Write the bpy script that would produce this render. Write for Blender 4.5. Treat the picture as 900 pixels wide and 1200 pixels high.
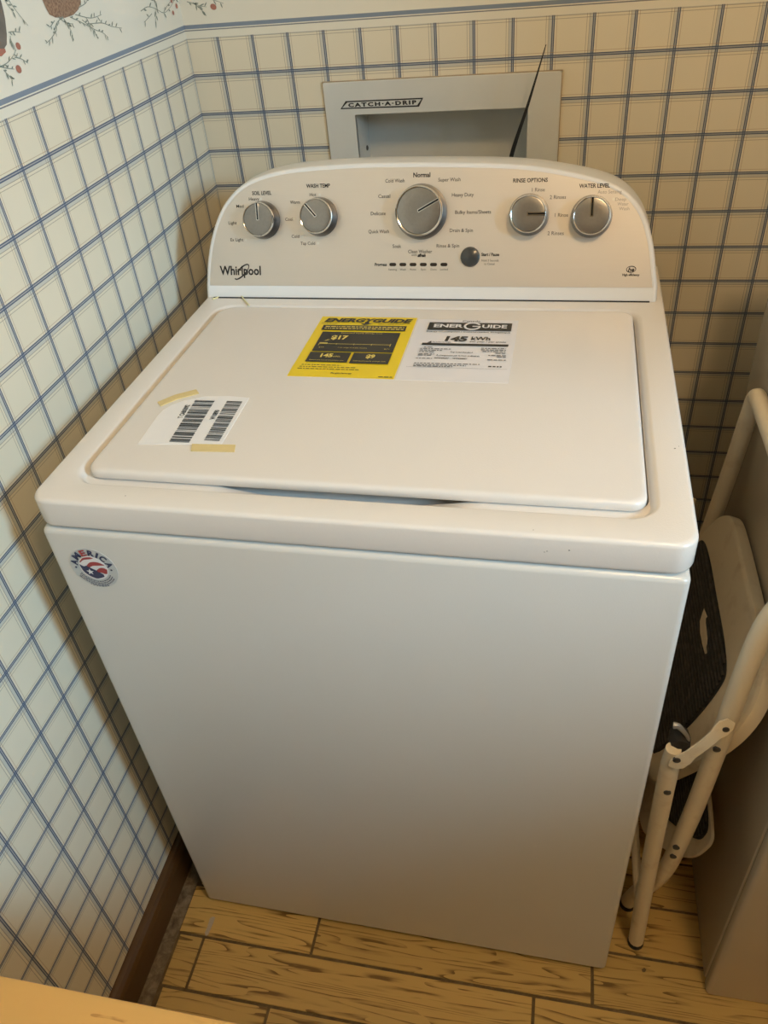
import bpy, bmesh, math, random
from mathutils import Vector, Matrix
random.seed(7)
for o in list(bpy.data.objects): bpy.data.objects.remove(o)
SC = bpy.context.scene
COL = SC.collection
# ------------------------------------------------------------------ camera
CAM = Vector((0.55939, -0.59210, 1.42443))
RT = Vector((0.97793392, 0.19327155, -0.07931803))
UP = Vector((-0.05956530, 0.62185744, 0.78086189))
FW = Vector((-0.20024290, 0.75890673, -0.61964777))
FPX = 927.9
cd = bpy.data.cameras.new('camera'); cam = bpy.data.objects.new('camera', cd); COL.objects.link(cam)
cd.sensor_fit = 'VERTICAL'; cd.sensor_height = 24.0; cd.sensor_width = 18.0
cd.lens = FPX / 1200 * 24.0; cd.clip_start = 0.02
m = Matrix((RT, UP, -FW)).transposed().to_4x4(); m.translation = CAM
cam.matrix_world = m
SC.camera = cam
# ------------------------------------------------------------------ world, lights, exposure
SC.view_settings.view_transform = 'Standard'; SC.view_settings.look = 'None'
SC.view_settings.gamma = 1.0; SC.view_settings.use_curve_mapping = False
SC.view_settings.exposure = 0.0
wd = bpy.data.worlds.new('world'); SC.world = wd; wd.use_nodes = True
wd.node_tree.nodes['Background'].inputs[0].default_value = (0.62, 0.78, 1.0, 1)
wd.node_tree.nodes['Background'].inputs[1].default_value = 1.0
WIN = (2.57, -1.08, 1.95)          # window in the far right wall
ld = bpy.data.lights.new('window_daylight', 'AREA'); ld.shape = 'RECTANGLE'; ld.size = 0.36; ld.size_y = 0.46
ld.energy = 60; ld.color = (0.44, 0.75, 1.0)
lo = bpy.data.objects.new('window_daylight', ld); COL.objects.link(lo)
lo.location = WIN
lo.rotation_euler = (Vector((-0.08, 0.35, 1.0)) - Vector(WIN)).to_track_quat('-Z', 'Y').to_euler()
LAMP = (1.0, -0.64, 2.20)         # warm ceiling lamp, its globe is built below
LAMP_STRENGTH = 73.0
LAMP_COL = (1.0, 0.69, 0.37)
# ------------------------------------------------------------------ frames and pixel helpers
TH = 0.00955
WM = Matrix.Rotation(-TH, 4, 'Z')              # washer frame -> room
WMI = WM.inverted()
W, H0, HC = 0.699, 0.8858, 0.9265
XL, YB, S = -0.07668, 0.84392, 0.060851        # left wall, back wall, plaid pitch
def ray(px, py):
    return CAM, FW + RT * ((px - 450) / FPX) - UP * ((py - 600) / FPX)
def onplane(px, py, p0, n):
    o, d = ray(px, py); p0 = Vector(p0); n = Vector(n)
    return o + d * ((p0 - o).dot(n) / d.dot(n))
def left_wall(px, py, off=0.0): return onplane(px, py, (XL + off, 0, 0), (1, 0, 0))
def back_wall(px, py, off=0.0): return onplane(px, py, (0, YB - off, 0), (0, 1, 0))
def w2r(p): return WM @ Vector(p)
ZLID = 0.932
def lidp(px, py, off=0.0):                     # -> washer frame
    return WMI @ onplane(px, py, (0, 0, ZLID + off), (0, 0, 1))
AL = math.radians(22)
FP0 = Vector((0, 0.535, HC)); FEV = Vector((0, math.sin(AL), math.cos(AL))); FN = Vector((0, -math.cos(AL), math.sin(AL)))
def face(px, py, off=0.0):                     # console face -> (x, v)
    o, d = ray(px, py); o = WMI @ o; d = WMI.to_3x3() @ d
    p = o + d * ((FP0 + FN * off - o).dot(FN) / d.dot(FN))
    return p.x, (p - FP0).dot(FEV)
def fpt(x, v, off=0.0): return FP0 + Vector((x, 0, 0)) + FEV * v + FN * off
# ------------------------------------------------------------------ object helpers
MW = {}
def link(o): COL.objects.link(o); return o
def tag(o, label=None, cat=None, group=None, kind=None):
    if label: o['label'] = label
    if cat: o['category'] = cat
    if group: o['group'] = group
    if kind: o['kind'] = kind
    return o
def thing(name, label, cat, loc, rz=0.0, group=None):
    o = link(bpy.data.objects.new(name, None)); o.location = loc; o.rotation_euler = (0, 0, rz)
    o.empty_display_size = 0.05
    MW[o] = Matrix.Translation(loc) @ Matrix.Rotation(rz, 4, 'Z')
    return tag(o, label, cat, group)
def obj(name, bm, mat, parent=None, xf=None, smooth=True, angle=35, label=None):
    """link a bmesh (given in room coordinates, or in a frame xf maps to the room) as one object"""
    if xf is not None: bm.transform(xf)
    pm = MW[parent] if parent is not None else Matrix.Identity(4)
    if parent is not None: bm.transform(pm.inverted())
    c = Vector((0, 0, 0)); zs = 1e9
    if len(bm.verts):
        lo_ = Vector((min(v.co.x for v in bm.verts), min(v.co.y for v in bm.verts), min(v.co.z for v in bm.verts)))
        hi_ = Vector((max(v.co.x for v in bm.verts), max(v.co.y for v in bm.verts), max(v.co.z for v in bm.verts)))
        c = (lo_ + hi_) / 2
        if parent is None: c.z = lo_.z
        bm.transform(Matrix.Translation(-c))
    bmesh.ops.remove_doubles(bm, verts=bm.verts, dist=1e-6)
    bmesh.ops.recalc_face_normals(bm, faces=bm.faces)
    me = bpy.data.meshes.new(name)
    if smooth:
        for f in bm.faces: f.smooth = True
        a = math.radians(angle)
        for e in bm.edges:
            if len(e.link_faces) == 2 and e.calc_face_angle(0) > a: e.smooth = False
    bm.to_mesh(me); bm.free()
    for mm in (mat if isinstance(mat, (list, tuple)) else [mat]): me.materials.append(mm)
    o = link(bpy.data.objects.new(name, me)); o.location = c
    if parent is not None: o.parent = parent
    MW[o] = pm @ Matrix.Translation(c)
    if label: o['label'] = label
    return o
def struct(name, bm, mat, parent=None, **k):
    o = obj(name, bm, mat, parent, **k)
    if parent is None: o['kind'] = 'structure'
    return o
def box(bm, x0, x1, y0, y1, z0, z1, bev=0.0, seg=2):
    b = bmesh.new(); bmesh.ops.create_cube(b, size=1)
    for v in b.verts: v.co = Vector((x0 + (v.co.x + .5) * (x1 - x0), y0 + (v.co.y + .5) * (y1 - y0), z0 + (v.co.z + .5) * (z1 - z0)))
    if bev: bmesh.ops.bevel(b, geom=list(b.edges), offset=bev, segments=seg, profile=.5, affect='EDGES')
    add(bm, b); return bm
def add(bm, b):
    mp = [bm.verts.new(v.co) for v in b.verts]; b.verts.index_update()
    for f in b.faces:
        nf = bm.faces.new([mp[v.index] for v in f.verts]); nf.material_index = f.material_index
    b.free()
def B(*a, **k): return box(bmesh.new(), *a, **k)
def rr(x0, x1, y0, y1, r, n=6, m=1):
    """rounded rectangle, counter-clockwise from the front left; m = pieces per straight side"""
    if not isinstance(r, (list, tuple)): r = (r,) * 4
    cs = [(x0 + r[0], y0 + r[0], math.pi, r[0]), (x1 - r[1], y0 + r[1], 1.5 * math.pi, r[1]), (x1 - r[2], y1 - r[2], 0, r[2]), (x0 + r[3], y1 - r[3], .5 * math.pi, r[3])]
    arcs = [[(cx + q * math.cos(a + .5 * math.pi * i / n), cy + q * math.sin(a + .5 * math.pi * i / n)) for i in range(n + 1)] for cx, cy, a, q in cs]
    out = []
    for k in range(4):
        out += arcs[k]; a = arcs[k][-1]; b = arcs[(k + 1) % 4][0]
        out += [(a[0] + (b[0] - a[0]) * i / m, a[1] + (b[1] - a[1]) * i / m) for i in range(1, m)]
    return out
def loft(bm, loops, c0=True, c1=True):
    vs = [[bm.verts.new(p) for p in L] for L in loops]
    n = len(vs[0])
    for a, b in zip(vs[:-1], vs[1:]):
        for i in range(n):
            try: bm.faces.new((a[i], a[(i + 1) % n], b[(i + 1) % n], b[i]))
            except ValueError: pass
    if c0: bm.faces.new(vs[0][::-1])
    if c1: bm.faces.new(vs[-1])
    return bm
def catmull(pts, sub=6):
    P = [Vector(p) for p in pts]; P = [P[0] * 2 - P[1]] + P + [P[-1] * 2 - P[-2]]; out = []
    for i in range(1, len(P) - 2):
        for k in range(sub):
            t = k / sub; a, b, c, d = P[i - 1:i + 3]
            out.append(.5 * ((2 * b) + (c - a) * t + (2 * a - 5 * b + 4 * c - d) * t * t + (3 * b - a - 3 * c + d) * t ** 3))
    out.append(P[-2]); return out
def tube(bm, pts, r, seg=12, caps=True, sx=1.0):
    P = [Vector(p) for p in pts]; loops = []; u = None
    for i, p in enumerate(P):
        t = (P[min(i + 1, len(P) - 1)] - P[max(i - 1, 0)]).normalized()
        if u is None: u = t.orthogonal().normalized()
        u = (u - t * u.dot(t)).normalized(); w = t.cross(u)
        rad = r(i / (len(P) - 1)) if callable(r) else r
        loops.append([p + (u * math.cos(2 * math.pi * k / seg) * sx + w * math.sin(2 * math.pi * k / seg)) * rad for k in range(seg)])
    return loft(bm, loops, caps, caps)
def lathe(prof, c, ax, seg=40, c0=True, c1=True):
    """profile of (radius, height) around axis ax at c"""
    ax = Vector(ax).normalized(); c = Vector(c); u = Vector((1, 0, 0))
    if abs(ax.dot(u)) > .95: u = Vector((0, 0, 1))
    u = (u - ax * u.dot(ax)).normalized(); w = ax.cross(u)
    return loft(bmesh.new(), [[c + ax * h + (u * math.cos(2 * math.pi * k / seg) + w * math.sin(2 * math.pi * k / seg)) * r for k in range(seg)] for r, h in prof], c0, c1)
def poly(bm, pts, up=None, th=0.0):
    """flat polygon, optionally with thickness th along up"""
    vs = [bm.verts.new(p) for p in pts]
    bm.faces.new(vs)
    if th:
        n = Vector(up).normalized() * th
        v2 = [bm.verts.new(Vector(p) - n) for p in pts]
        bm.faces.new(v2[::-1]); k = len(vs)
        for i in range(k): bm.faces.new((vs[i], v2[i], v2[(i + 1) % k], vs[(i + 1) % k]))
    return bm
# ------------------------------------------------------------------ materials
class NT:
    def __init__(s, name):
        s.m = bpy.data.materials.new(name); s.m.use_nodes = True; s.t = s.m.node_tree
        s.b = s.t.nodes['Principled BSDF']
    def n(s, typ, **k):
        x = s.t.nodes.new(typ)
        for a, b in k.items(): setattr(x, a, b)
        return x
    def l(s, a, b): s.t.links.new(a, b)
    def math(s, op, a, b=0.0, c=0.0, clamp=False):
        x = s.n('ShaderNodeMath', operation=op, use_clamp=clamp)
        for i, q in enumerate((a, b, c)):
            if isinstance(q, (int, float)): x.inputs[i].default_value = q
            else: s.l(q, x.inputs[i])
        return x.outputs[0]
    def mix(s, f, a, b, mode='MIX'):
        x = s.n('ShaderNodeMix', data_type='RGBA', blend_type=mode)
        for i, q in ((0, f), (6, a), (7, b)):
            if isinstance(q, (int, float)): x.inputs[i].default_value = q
            elif isinstance(q, (tuple, list)): x.inputs[i].default_value = (*q[:3], 1)
            else: s.l(q, x.inputs[i])
        return x.outputs[2]
    def ramp(s, f, stops):
        x = s.n('ShaderNodeValToRGB'); e = x.color_ramp.elements
        while len(e) < len(stops): e.new(.5)
        for i, (p, c) in enumerate(stops): e[i].position = p; e[i].color = (*c, 1)
        s.l(f, x.inputs[0]); return x.outputs[0]
    def coord(s, kind='Object', scale=(1, 1, 1), loc=(0, 0, 0)):
        t = s.n('ShaderNodeTexCoord'); mp = s.n('ShaderNodeMapping')
        mp.inputs['Scale'].default_value = scale; mp.inputs['Location'].default_value = loc
        s.l(t.outputs[kind], mp.inputs[0]); return mp.outputs[0]
    def noise(s, vec, scale, detail=4, rough=.5, dist=0.0):
        x = s.n('ShaderNodeTexNoise'); x.inputs['Scale'].default_value = scale; x.inputs['Detail'].default_value = detail
        x.inputs['Roughness'].default_value = rough; x.inputs['Distortion'].default_value = dist
        if vec is not None: s.l(vec, x.inputs['Vector'])
        return x.outputs['Fac']
    def bump(s, h, strength, dist=.001):
        x = s.n('ShaderNodeBump'); x.inputs['Strength'].default_value = strength; x.inputs['Distance'].default_value = dist
        s.l(h, x.inputs['Height']); s.l(x.outputs[0], s.b.inputs['Normal'])
    def set(s, col=None, rough=None, metal=None, **k):
        if col is not None:
            if isinstance(col, (tuple, list)): s.b.inputs['Base Color'].default_value = (*col[:3], 1)
            else: s.l(col, s.b.inputs['Base Color'])
        if rough is not None:
            if isinstance(rough, (int, float)): s.b.inputs['Roughness'].default_value = rough
            else: s.l(rough, s.b.inputs['Roughness'])
        if metal is not None: s.b.inputs['Metallic'].default_value = metal
        for a, b in k.items(): s.b.inputs[a].default_value = b
        return s.m
def plain(name, col, rough=.5, metal=0.0, var=.06, scale=60, bump=0.0, bscale=400, **k):
    t = NT(name); v = t.coord()
    f = t.noise(v, scale)
    c = t.mix(f, tuple(max(0, x * (1 - var)) for x in col), tuple(min(1, x * (1 + var)) for x in col))
    t.set(c, rough, metal, **k)
    if bump: t.bump(t.noise(v, bscale, 2), bump)
    return t.m
M = {}
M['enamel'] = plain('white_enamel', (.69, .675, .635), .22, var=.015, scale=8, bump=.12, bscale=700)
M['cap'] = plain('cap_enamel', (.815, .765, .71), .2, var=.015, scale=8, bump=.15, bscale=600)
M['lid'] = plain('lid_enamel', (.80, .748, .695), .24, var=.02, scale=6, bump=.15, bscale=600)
M['console'] = plain('white_plastic', (.84, .83, .81), .3, var=.01)
M['knob_dark'] = plain('dark_chrome', (.035, .035, .037), .2, .7, var=.05)
M['chrome'] = plain('chrome', (.80, .79, .77), .12, 1.0, var=.02)
M['ink'] = plain('black_ink', (.018, .016, .016), .5, var=.1)
M['greyink'] = plain('grey_ink', (.12, .11, .10), .5, var=.1)
M['faintink'] = plain('faint_ink', (.42, .39, .36), .5, var=.05)
M['dot'] = plain('pale_dot', (.85, .83, .76), .4, var=.02)
M['led'] = plain('unlit_indicator', (.035, .022, .016), .25, var=.1)
M['button'] = plain('grey_button', (.055, .056, .055), .22, var=.05)
M['yellow'] = plain('yellow_paper', (.86, .62, .012), .38, var=.03, scale=25)
M['whitepaper'] = plain('white_film', (.80, .765, .765), .30, var=.02, scale=20)
M['paper'] = plain('white_paper', (.86, .84, .83), .6, var=.02)
M['black_print'] = plain('black_print', (.022, .02, .016), .35, var=.1)
M['yellow_print'] = plain('yellow_print', (.80, .62, .14), .4, var=.03)
M['white_print'] = plain('white_print', (.83, .80, .79), .4, var=.02)
M['tape'] = plain('masking_tape', (.74, .58, .27), .6, var=.06, scale=120)
M['tapebit'] = plain('yellow_film', (.82, .76, .42), .4, var=.05)
M['silver_sticker'] = plain('silver_sticker', (.60, .61, .60), .35, .2, var=.03)
M['navy'] = plain('navy_print', (.035, .04, .10), .45, var=.05)
M['red'] = plain('red_print', (.38, .05, .05), .45, var=.05)
M['boxpaint'] = plain('grey_white_enamel', (.66, .665, .63), .45, var=.06, scale=18, bump=.1)
M['rust'] = plain('rusty_edge', (.42, .33, .22), .7, var=.3)
M['smear'] = plain('dried_paint', (.50, .43, .33), .7, var=.2, scale=300)
M['screw'] = plain('screw_steel', (.12, .12, .12), .4, .7)
M['black_nylon'] = plain('black_nylon', (.012, .012, .013), .4)
M['hose'] = plain('grey_hose', (.22, .22, .22), .5)
M['galv'] = plain('galvanised', (.45, .45, .44), .45, .6)
def stained(name, col, dirt, rough, scale, lo_, hi_, bump=.1):
    t = NT(name); v = t.coord()
    f = t.noise(v, scale, 6, .6)
    k = t.ramp(f, [(lo_, (0, 0, 0)), (hi_, (1, 1, 1))])
    c = t.mix(k, col, dirt)
    t.set(c, rough); t.bump(t.noise(v, 500, 2), bump); return t.m
M['cream'] = stained('cream_paint', (.85, .74, .55), (.64, .50, .33), .36, 22, .55, .8)
M['rib'] = stained('rib_rubber', (.035, .032, .028), (.09, .08, .065), .5, 60, .45, .75)  # ribs in a paler tone than the tread rubber
M['rubber'] = stained('black_rubber', (.018, .017, .016), (.05, .045, .04), .6, 60, .5, .75)
M['dryer'] = plain('dryer_enamel', (.58, .51, .40), .16, var=.02, scale=6)
M['brush'] = None
def m_panel():
    t = NT('brushed_silver_panel'); v = t.coord(scale=(1, 400, 400))
    f = t.noise(v, 12, 3)
    c = t.mix(f, (.78, .725, .66), (.84, .785, .72)); t.set(c, .42, .8); return t.m
M['panel'] = m_panel()
def m_knobface():
    t = NT('satin_metal'); v = t.coord(scale=(1, 1, 1))
    f = t.noise(v, 220, 2)
    c = t.mix(f, (.30, .29, .275), (.36, .345, .325)); t.set(c, .3, .9); return t.m
M['knob_face'] = m_knobface()
# --- wallpaper
def m_wallpaper(name, axis, u0, border=True):
    t = NT(name)
    g = t.n('ShaderNodeNewGeometry'); sp = t.n('ShaderNodeSeparateXYZ'); t.l(g.outputs['Position'], sp.inputs[0])
    u = sp.outputs[axis]; z = sp.outputs[2]
    def off(q, q0, s=1.0):
        a = t.math('MULTIPLY', t.math('SUBTRACT', q, q0), s / S)
        return t.math('SUBTRACT', t.math('FRACT', t.math('ADD', a, 100.5)), .5)
    fu = off(u, u0); fv = off(z, 1.1922, -1.0); fu = t.math('MULTIPLY', fu, -1.0)   # positive side carries the pale stripe
    def band(f, c, w): return t.math('COMPARE', f, c, w)
    nv = t.noise(t.coord(scale=(1, 1, 1)), 3.0, 3)
    base = t.mix(nv, (.775, .71, .55), (.815, .75, .60))
    spk = t.noise(t.coord(), 900, 2)
    base = t.mix(t.math('MULTIPLY', spk, .2), base, (.60, .53, .40))
    pale = (.50, .52, .50); dark = (.055, .085, .16); thin = (.20, .17, .14); brown = (.40, .25, .12)
    col = base
    for f in (fu, fv):
        col = t.mix(t.math('MULTIPLY', band(f, .066, .040), .62), col, pale)
    for f in (fu, fv):
        col = t.mix(t.math('MULTIPLY', band(f, 0.0, .034), .62), col, (.20, .25, .34))
        col = t.mix(t.math('MULTIPLY', band(f, -.024, .013), .92), col, dark)
        col = t.mix(t.math('MULTIPLY', band(f, .024, .013), .92), col, dark)
        col = t.mix(t.math('MULTIPLY', band(f, .112, .0065), .7), col, thin)
        col = t.mix(t.math('MULTIPLY', band(f, .175, .0065), .6), col, thin)
        col = t.mix(t.math('MULTIPLY', band(f, -.088, .006), .62), col, brown)
    # paper border above the plaid
    bb = t.mix(nv, (.77, .735, .62), (.82, .78, .67))
    bb = t.mix(t.math('COMPARE', z, 1.2640, .0029), bb, (.22, .27, .34))
    bb = t.mix(t.math('MULTIPLY', t.math('COMPARE', z, 1.2588, .0008), .85), bb, (.10, .11, .15))
    bb = t.mix(t.math('COMPARE', z, 1.425, .003), bb, (.22, .27, .34))
    inb = t.math('GREATER_THAN', z, 1.2476)
    col = t.mix(inb, col, bb)
    abv = t.math('GREATER_THAN', z, 1.432)
    col = t.mix(abv, col, (.80, .75, .62))
    t.set(col, .55); t.bump(spk, .06, .0005)
    return t.m
M['paper_left'] = m_wallpaper('plaid_wallpaper_left', 1, YB - 0.05944)
M['paper_back'] = m_wallpaper('plaid_wallpaper_back', 0, XL + 0.05457)
M['plaster'] = plain('cream_plaster', (.52, .40, .24), .8, var=.03, scale=4)
M['ceiling'] = plain('ceiling_paint', (.62, .53, .38), .9, var=.02)
def m_wood(name, light, dark, axis_scale, rough=.4, rnd=True, bands=9.0, amp=1.6, bump=.03, wear=.0):
    """plain-sawn grain: meandering growth rings broken into dashes, long axis along x"""
    t = NT(name); tc = t.n('ShaderNodeTexCoord'); oi = t.n('ShaderNodeObjectInfo')
    ad = t.n('ShaderNodeVectorMath', operation='ADD'); sc = t.n('ShaderNodeVectorMath', operation='SCALE')
    cx = t.n('ShaderNodeCombineXYZ'); t.l(oi.outputs['Random'], cx.inputs[0]); t.l(t.math('MULTIPLY', oi.outputs['Random'], 3.7), cx.inputs[1])
    t.l(cx.outputs[0], sc.inputs[0]); sc.inputs['Scale'].default_value = 5.0 if rnd else 0.0
    t.l(tc.outputs['Object'], ad.inputs[0]); t.l(sc.outputs[0], ad.inputs[1])
    def mp(sx, sy, sz):
        q = t.n('ShaderNodeMapping'); q.inputs['Scale'].default_value = (sx, sy, sz); t.l(ad.outputs[0], q.inputs[0]); return q.outputs[0]
    a0, a1, a2 = axis_scale
    big = t.noise(mp(a0, a1, a2), 1.0, 2, .45)
    fine = t.noise(mp(a0 * 3, a1 * 14, a2 * 14), 1.0, 4, .6)
    dash = t.noise(mp(a0 * 7, a1 * 5, a2 * 5), 1.0, 2, .5)
    sp = t.n('ShaderNodeSeparateXYZ'); t.l(tc.outputs['Object'], sp.inputs[0])
    ph = t.math('ADD', t.math('MULTIPLY', sp.outputs[1], a1 * .8), t.math('MULTIPLY', big, amp * 4))
    ring = t.math('FRACT', t.math('MULTIPLY', ph, bands / 4))
    line = t.math('POWER', ring, 2.6)
    ln = t.math('MULTIPLY', line, t.ramp(dash, [(.35, (.15, .15, .15)), (.6, (1, 1, 1))]))
    f = t.math('ADD', t.math('MULTIPLY', ln, 1.0), t.math('MULTIPLY', fine, .42), clamp=True)
    mid = tuple(.6 * a + .4 * b for a, b in zip(light, dark))
    c = t.ramp(f, [(.12, light), (.4, tuple(.85 * a + .15 * b for a, b in zip(light, mid))), (.65, mid), (.95, dark)])
    if rnd:
        br = t.math('ADD', .86, t.math('MULTIPLY', oi.outputs['Random'], .26))
        cc = t.n('ShaderNodeVectorMath', operation='SCALE'); t.l(c, cc.inputs[0]); t.l(br, cc.inputs['Scale']); c = cc.outputs[0]
    t.set(c, rough); t.bump(f, bump, .0006); return t.m
M['plank'] = m_wood('oak_plank', (.60, .40, .13), (.20, .11, .026), (2.0, 24, 1), .45, True, 13.0, 1.1)
M['table'] = m_wood('maple_table', (.66, .37, .10), (.46, .225, .05), (9, 30, 1), .35, False, 3.0, .8, .01)
M['base'] = m_wood('dark_stained_wood', (.10, .050, .016), (.045, .02, .007), (22, 3, 22), .35, False, 2.0, .5, .02)
def m_subfloor():
    t = NT('dusty_subfloor'); v = t.coord()
    f = t.noise(v, 45, 6, .65, .4); c = t.ramp(f, [(.3, (.09, .058, .022)), (.5, (.15, .098, .042)), (.72, (.21, .145, .07))])
    t.set(c, .8); t.bump(f, .4, .002); return t.m
M['subfloor'] = m_subfloor()
def m_dust():
    t = NT('dusty_edge'); v = t.coord()
    f = t.noise(v, 60, 6, .65, .5); c = t.ramp(f, [(.3, (.09, .065, .04)), (.5, (.20, .15, .095)), (.72, (.33, .27, .19))])
    t.set(c, .85); t.bump(f, .5, .002); return t.m
M['dust'] = m_dust()
M['leaf'] = plain('leaf_print', (.25, .28, .235), .6, var=.25, scale=200)
M['leaf2'] = plain('pale_leaf_print', (.34, .36, .31), .6, var=.2, scale=200)
M['berry'] = plain('berry_print', (.42, .17, .12), .6, var=.2, scale=200)
def m_wicker():
    t = NT('wicker_print'); v = t.coord(scale=(1, 1, 1)); f = t.noise(v, 330, 3)
    c = t.ramp(f, [(.35, (.20, .11, .07)), (.6, (.36, .23, .15))]); t.set(c, .6); return t.m
M['wicker'] = m_wicker()
M['bark'] = plain('pot_print', (.17, .15, .13), .6, var=.3, scale=90)
def emit(name, col, s):
    t = NT(name); t.set((.9, .88, .8), .4); t.b.inputs['Emission Color'].default_value = (*col, 1); t.b.inputs['Emission Strength'].default_value = s; return t.m
M['globe'] = emit('lit_globe', LAMP_COL, LAMP_STRENGTH)
M['brass'] = plain('brass', (.55, .42, .2), .3, .9)

# ------------------------------------------------------------------ text
def text_bm(s, bold=0.0, shear=0.0, spacing=1.0):
    cu = bpy.data.curves.new('t', 'FONT'); cu.body = s; cu.size = 1.0; cu.resolution_u = 2; cu.offset = bold; cu.shear = shear; cu.space_character = spacing
    ob = bpy.data.objects.new('t', cu); COL.objects.link(ob)
    dg = bpy.context.evaluated_depsgraph_get(); dg.update()
    me = bpy.data.meshes.new_from_object(ob.evaluated_get(dg))
    b = bmesh.new(); b.from_mesh(me)
    bpy.data.objects.remove(ob); bpy.data.curves.remove(cu); bpy.data.meshes.remove(me)
    return b
_h = text_bm('H'); CAPH = max(v.co.y for v in _h.verts); _h.free()
def text_at(s, pl, pr, up, h, bold=0.0, shear=0.0, spacing=1.0, bm=None):
    """baseline from pl to pr, capital height h along up"""
    b = text_bm(s, bold, shear, spacing); pl = Vector(pl); d = Vector(pr) - pl; up = Vector(up).normalized()
    if not len(b.verts): return bm or b
    x0 = min(v.co.x for v in b.verts); x1 = max(v.co.x for v in b.verts)
    for v in b.verts: v.co = pl + d * ((v.co.x - x0) / (x1 - x0)) + up * (v.co.y * h / CAPH)
    if bm is None: return b
    add(bm, b); return bm
# ================================================================== THE SETTING
RX, FY, ZC = 1.62, -2.7, 2.34       # right wall, front wall, ceiling
FX = 2.60                           # far right wall beyond the end of the right wall
struct('wall_left', B(XL - .1, XL, FY, YB + .16, 0, ZC), M['paper_left'])
OX0, OX1, OZ0, OZ1 = .2005, .4925, .925, 1.1228
bm = bmesh.new()
T = .16
box(bm, XL, OX0, YB, YB + T, 0, ZC); box(bm, OX1, RX + .1, YB, YB + T, 0, ZC)
box(bm, OX0, OX1, YB, YB + T, 0, OZ0); box(bm, OX0, OX1, YB, YB + T, OZ1, ZC)
wall_back = struct('wall_back', bm, M['paper_back'])
bm = bmesh.new()                   # unseen right wall, added opening and sill shaped to block window light
box(bm, RX, RX + .1, -.33, YB, 0, ZC); box(bm, RX, RX + .1, -1.40, -.33, 0, 1.32); box(bm, RX, RX + .1, -1.40, -.33, 2.2, ZC); box(bm, RX, RX + .1, FY, -1.40, 0, ZC)
struct('wall_right_light_block', bm, M['plaster'])
struct('wall_front', B(XL, FX, FY - .1, FY, 0, ZC), M['plaster'])
bm = bmesh.new()
wy0, wy1, wz0, wz1 = WIN[1] - .28, WIN[1] + .28, WIN[2] - .3, WIN[2] + .3
box(bm, FX, FX + .1, FY, wy0, 0, ZC); box(bm, FX, FX + .1, wy1, -.30, 0, ZC)
box(bm, FX, FX + .1, wy0, wy1, 0, wz0); box(bm, FX, FX + .1, wy0, wy1, wz1, ZC)
struct('wall_far_right', bm, M['plaster'])
bm = bmesh.new()
for a, b_, c, d in ((wy0 - .05, wy0, wz0 - .05, wz1 + .05), (wy1, wy1 + .05, wz0 - .05, wz1 + .05), (wy0, wy1, wz1, wz1 + .05), (wy0, wy1, wz0 - .05, wz0)):
    box(bm, FX - .02, FX + .005, a, b_, c, d)
struct('window_1', bm, M['console'], smooth=False)
struct('wall_alcove', B(RX + .1, FX + .1, -.32, -.22, 0, ZC), M['plaster'])
struct('ceiling', B(XL - .1, FX + .1, FY - .1, YB + T, ZC, ZC + .1), M['ceiling'])
# floor: dusty subfloor with oak planks laid on it
floor = struct('floor', B(XL - .1, FX + .1, FY - .1, YB + T, -.06, -.0022), M['subfloor'])
R0, RP = -0.0595, 0.0868
rows = {0: [.2095, .6785, 1.15], -1: [.0145, .5865, 1.06], -2: [.163, .66, 1.13], 1: [.0, .47, .905], 2: [.25, .72, 1.19], -3: [.33, .82, 1.3]}
mesh_cache = {}
for r in range(-12, 11):
    y0 = R0 + r * RP; y1 = y0 + RP
    if y1 > YB - .005: y1 = YB - .005
    if y0 > YB - .03: continue
    js = rows.get(r) or [(.13 * ((r * 7) % 4)) + .05 + k * .49 for k in range(3)]
    xs = [-.036 + .004 * ((r * 5) % 3)] + js + [RX - .01]
    g = .0025
    for a, b_ in zip(xs[:-1], xs[1:]):
        if b_ - a < .02: continue
        key = (round(b_ - a, 4), round(y1 - y0, 4))
        if key in mesh_cache:
            o = link(bpy.data.objects.new('plank', mesh_cache[key])); o.parent = floor
            o.location = Vector(((a + b_) / 2, (y0 + y1) / 2, -.0016)) - MW[floor].translation
        else:
            o = obj('plank', B(a + g, b_ - g, y0 + g, y1 - g, -.0032, 0, bev=.0006, seg=1), M['plank'], floor, smooth=False)
            mesh_cache[key] = o.data
obj('dusty_edge', B(XL + .018, -.0345, -1.1, YB - .02, -.003, -.0008), M['dust'], floor, smooth=False)
def smear(pts, mat, nm):
    b = bmesh.new(); poly(b, [onplane(x, y, (0, 0, .0006), (0, 0, 1)) for x, y in pts], (0, 0, 1), .0006); obj(nm, b, M[mat], floor, smooth=False)
smear([(246, 1076), (249, 1074), (252, 1075), (250, 1081), (247, 1088), (244, 1095), (241, 1097), (240, 1093), (243, 1086)], 'smear', 'paint_smear')
smear([(752, 1136), (755, 1134), (757.5, 1136), (756, 1139), (753, 1139)], 'subfloor', 'floor_chip')
# baseboard on the left wall: dark board with a lower shoe in front
bm = bmesh.new()
prof = [(XL, 0), (XL + .0185, 0), (XL + .0185, .058), (XL + .015, .0665), (XL + .010, .0715), (XL + .004, .0735), (XL, .0735)]
loft(bm, [[(x, y, z) for x, z in prof] for y in (FY, YB)])
struct('baseboard_left', bm, M['base'], smooth=False)
bm = bmesh.new(); loft(bm, [[(x, YB - (a - XL), z) for a, z in prof] for x in (XL + .0185, RX)])
struct('baseboard_back', bm, M['base'], smooth=False)
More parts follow.
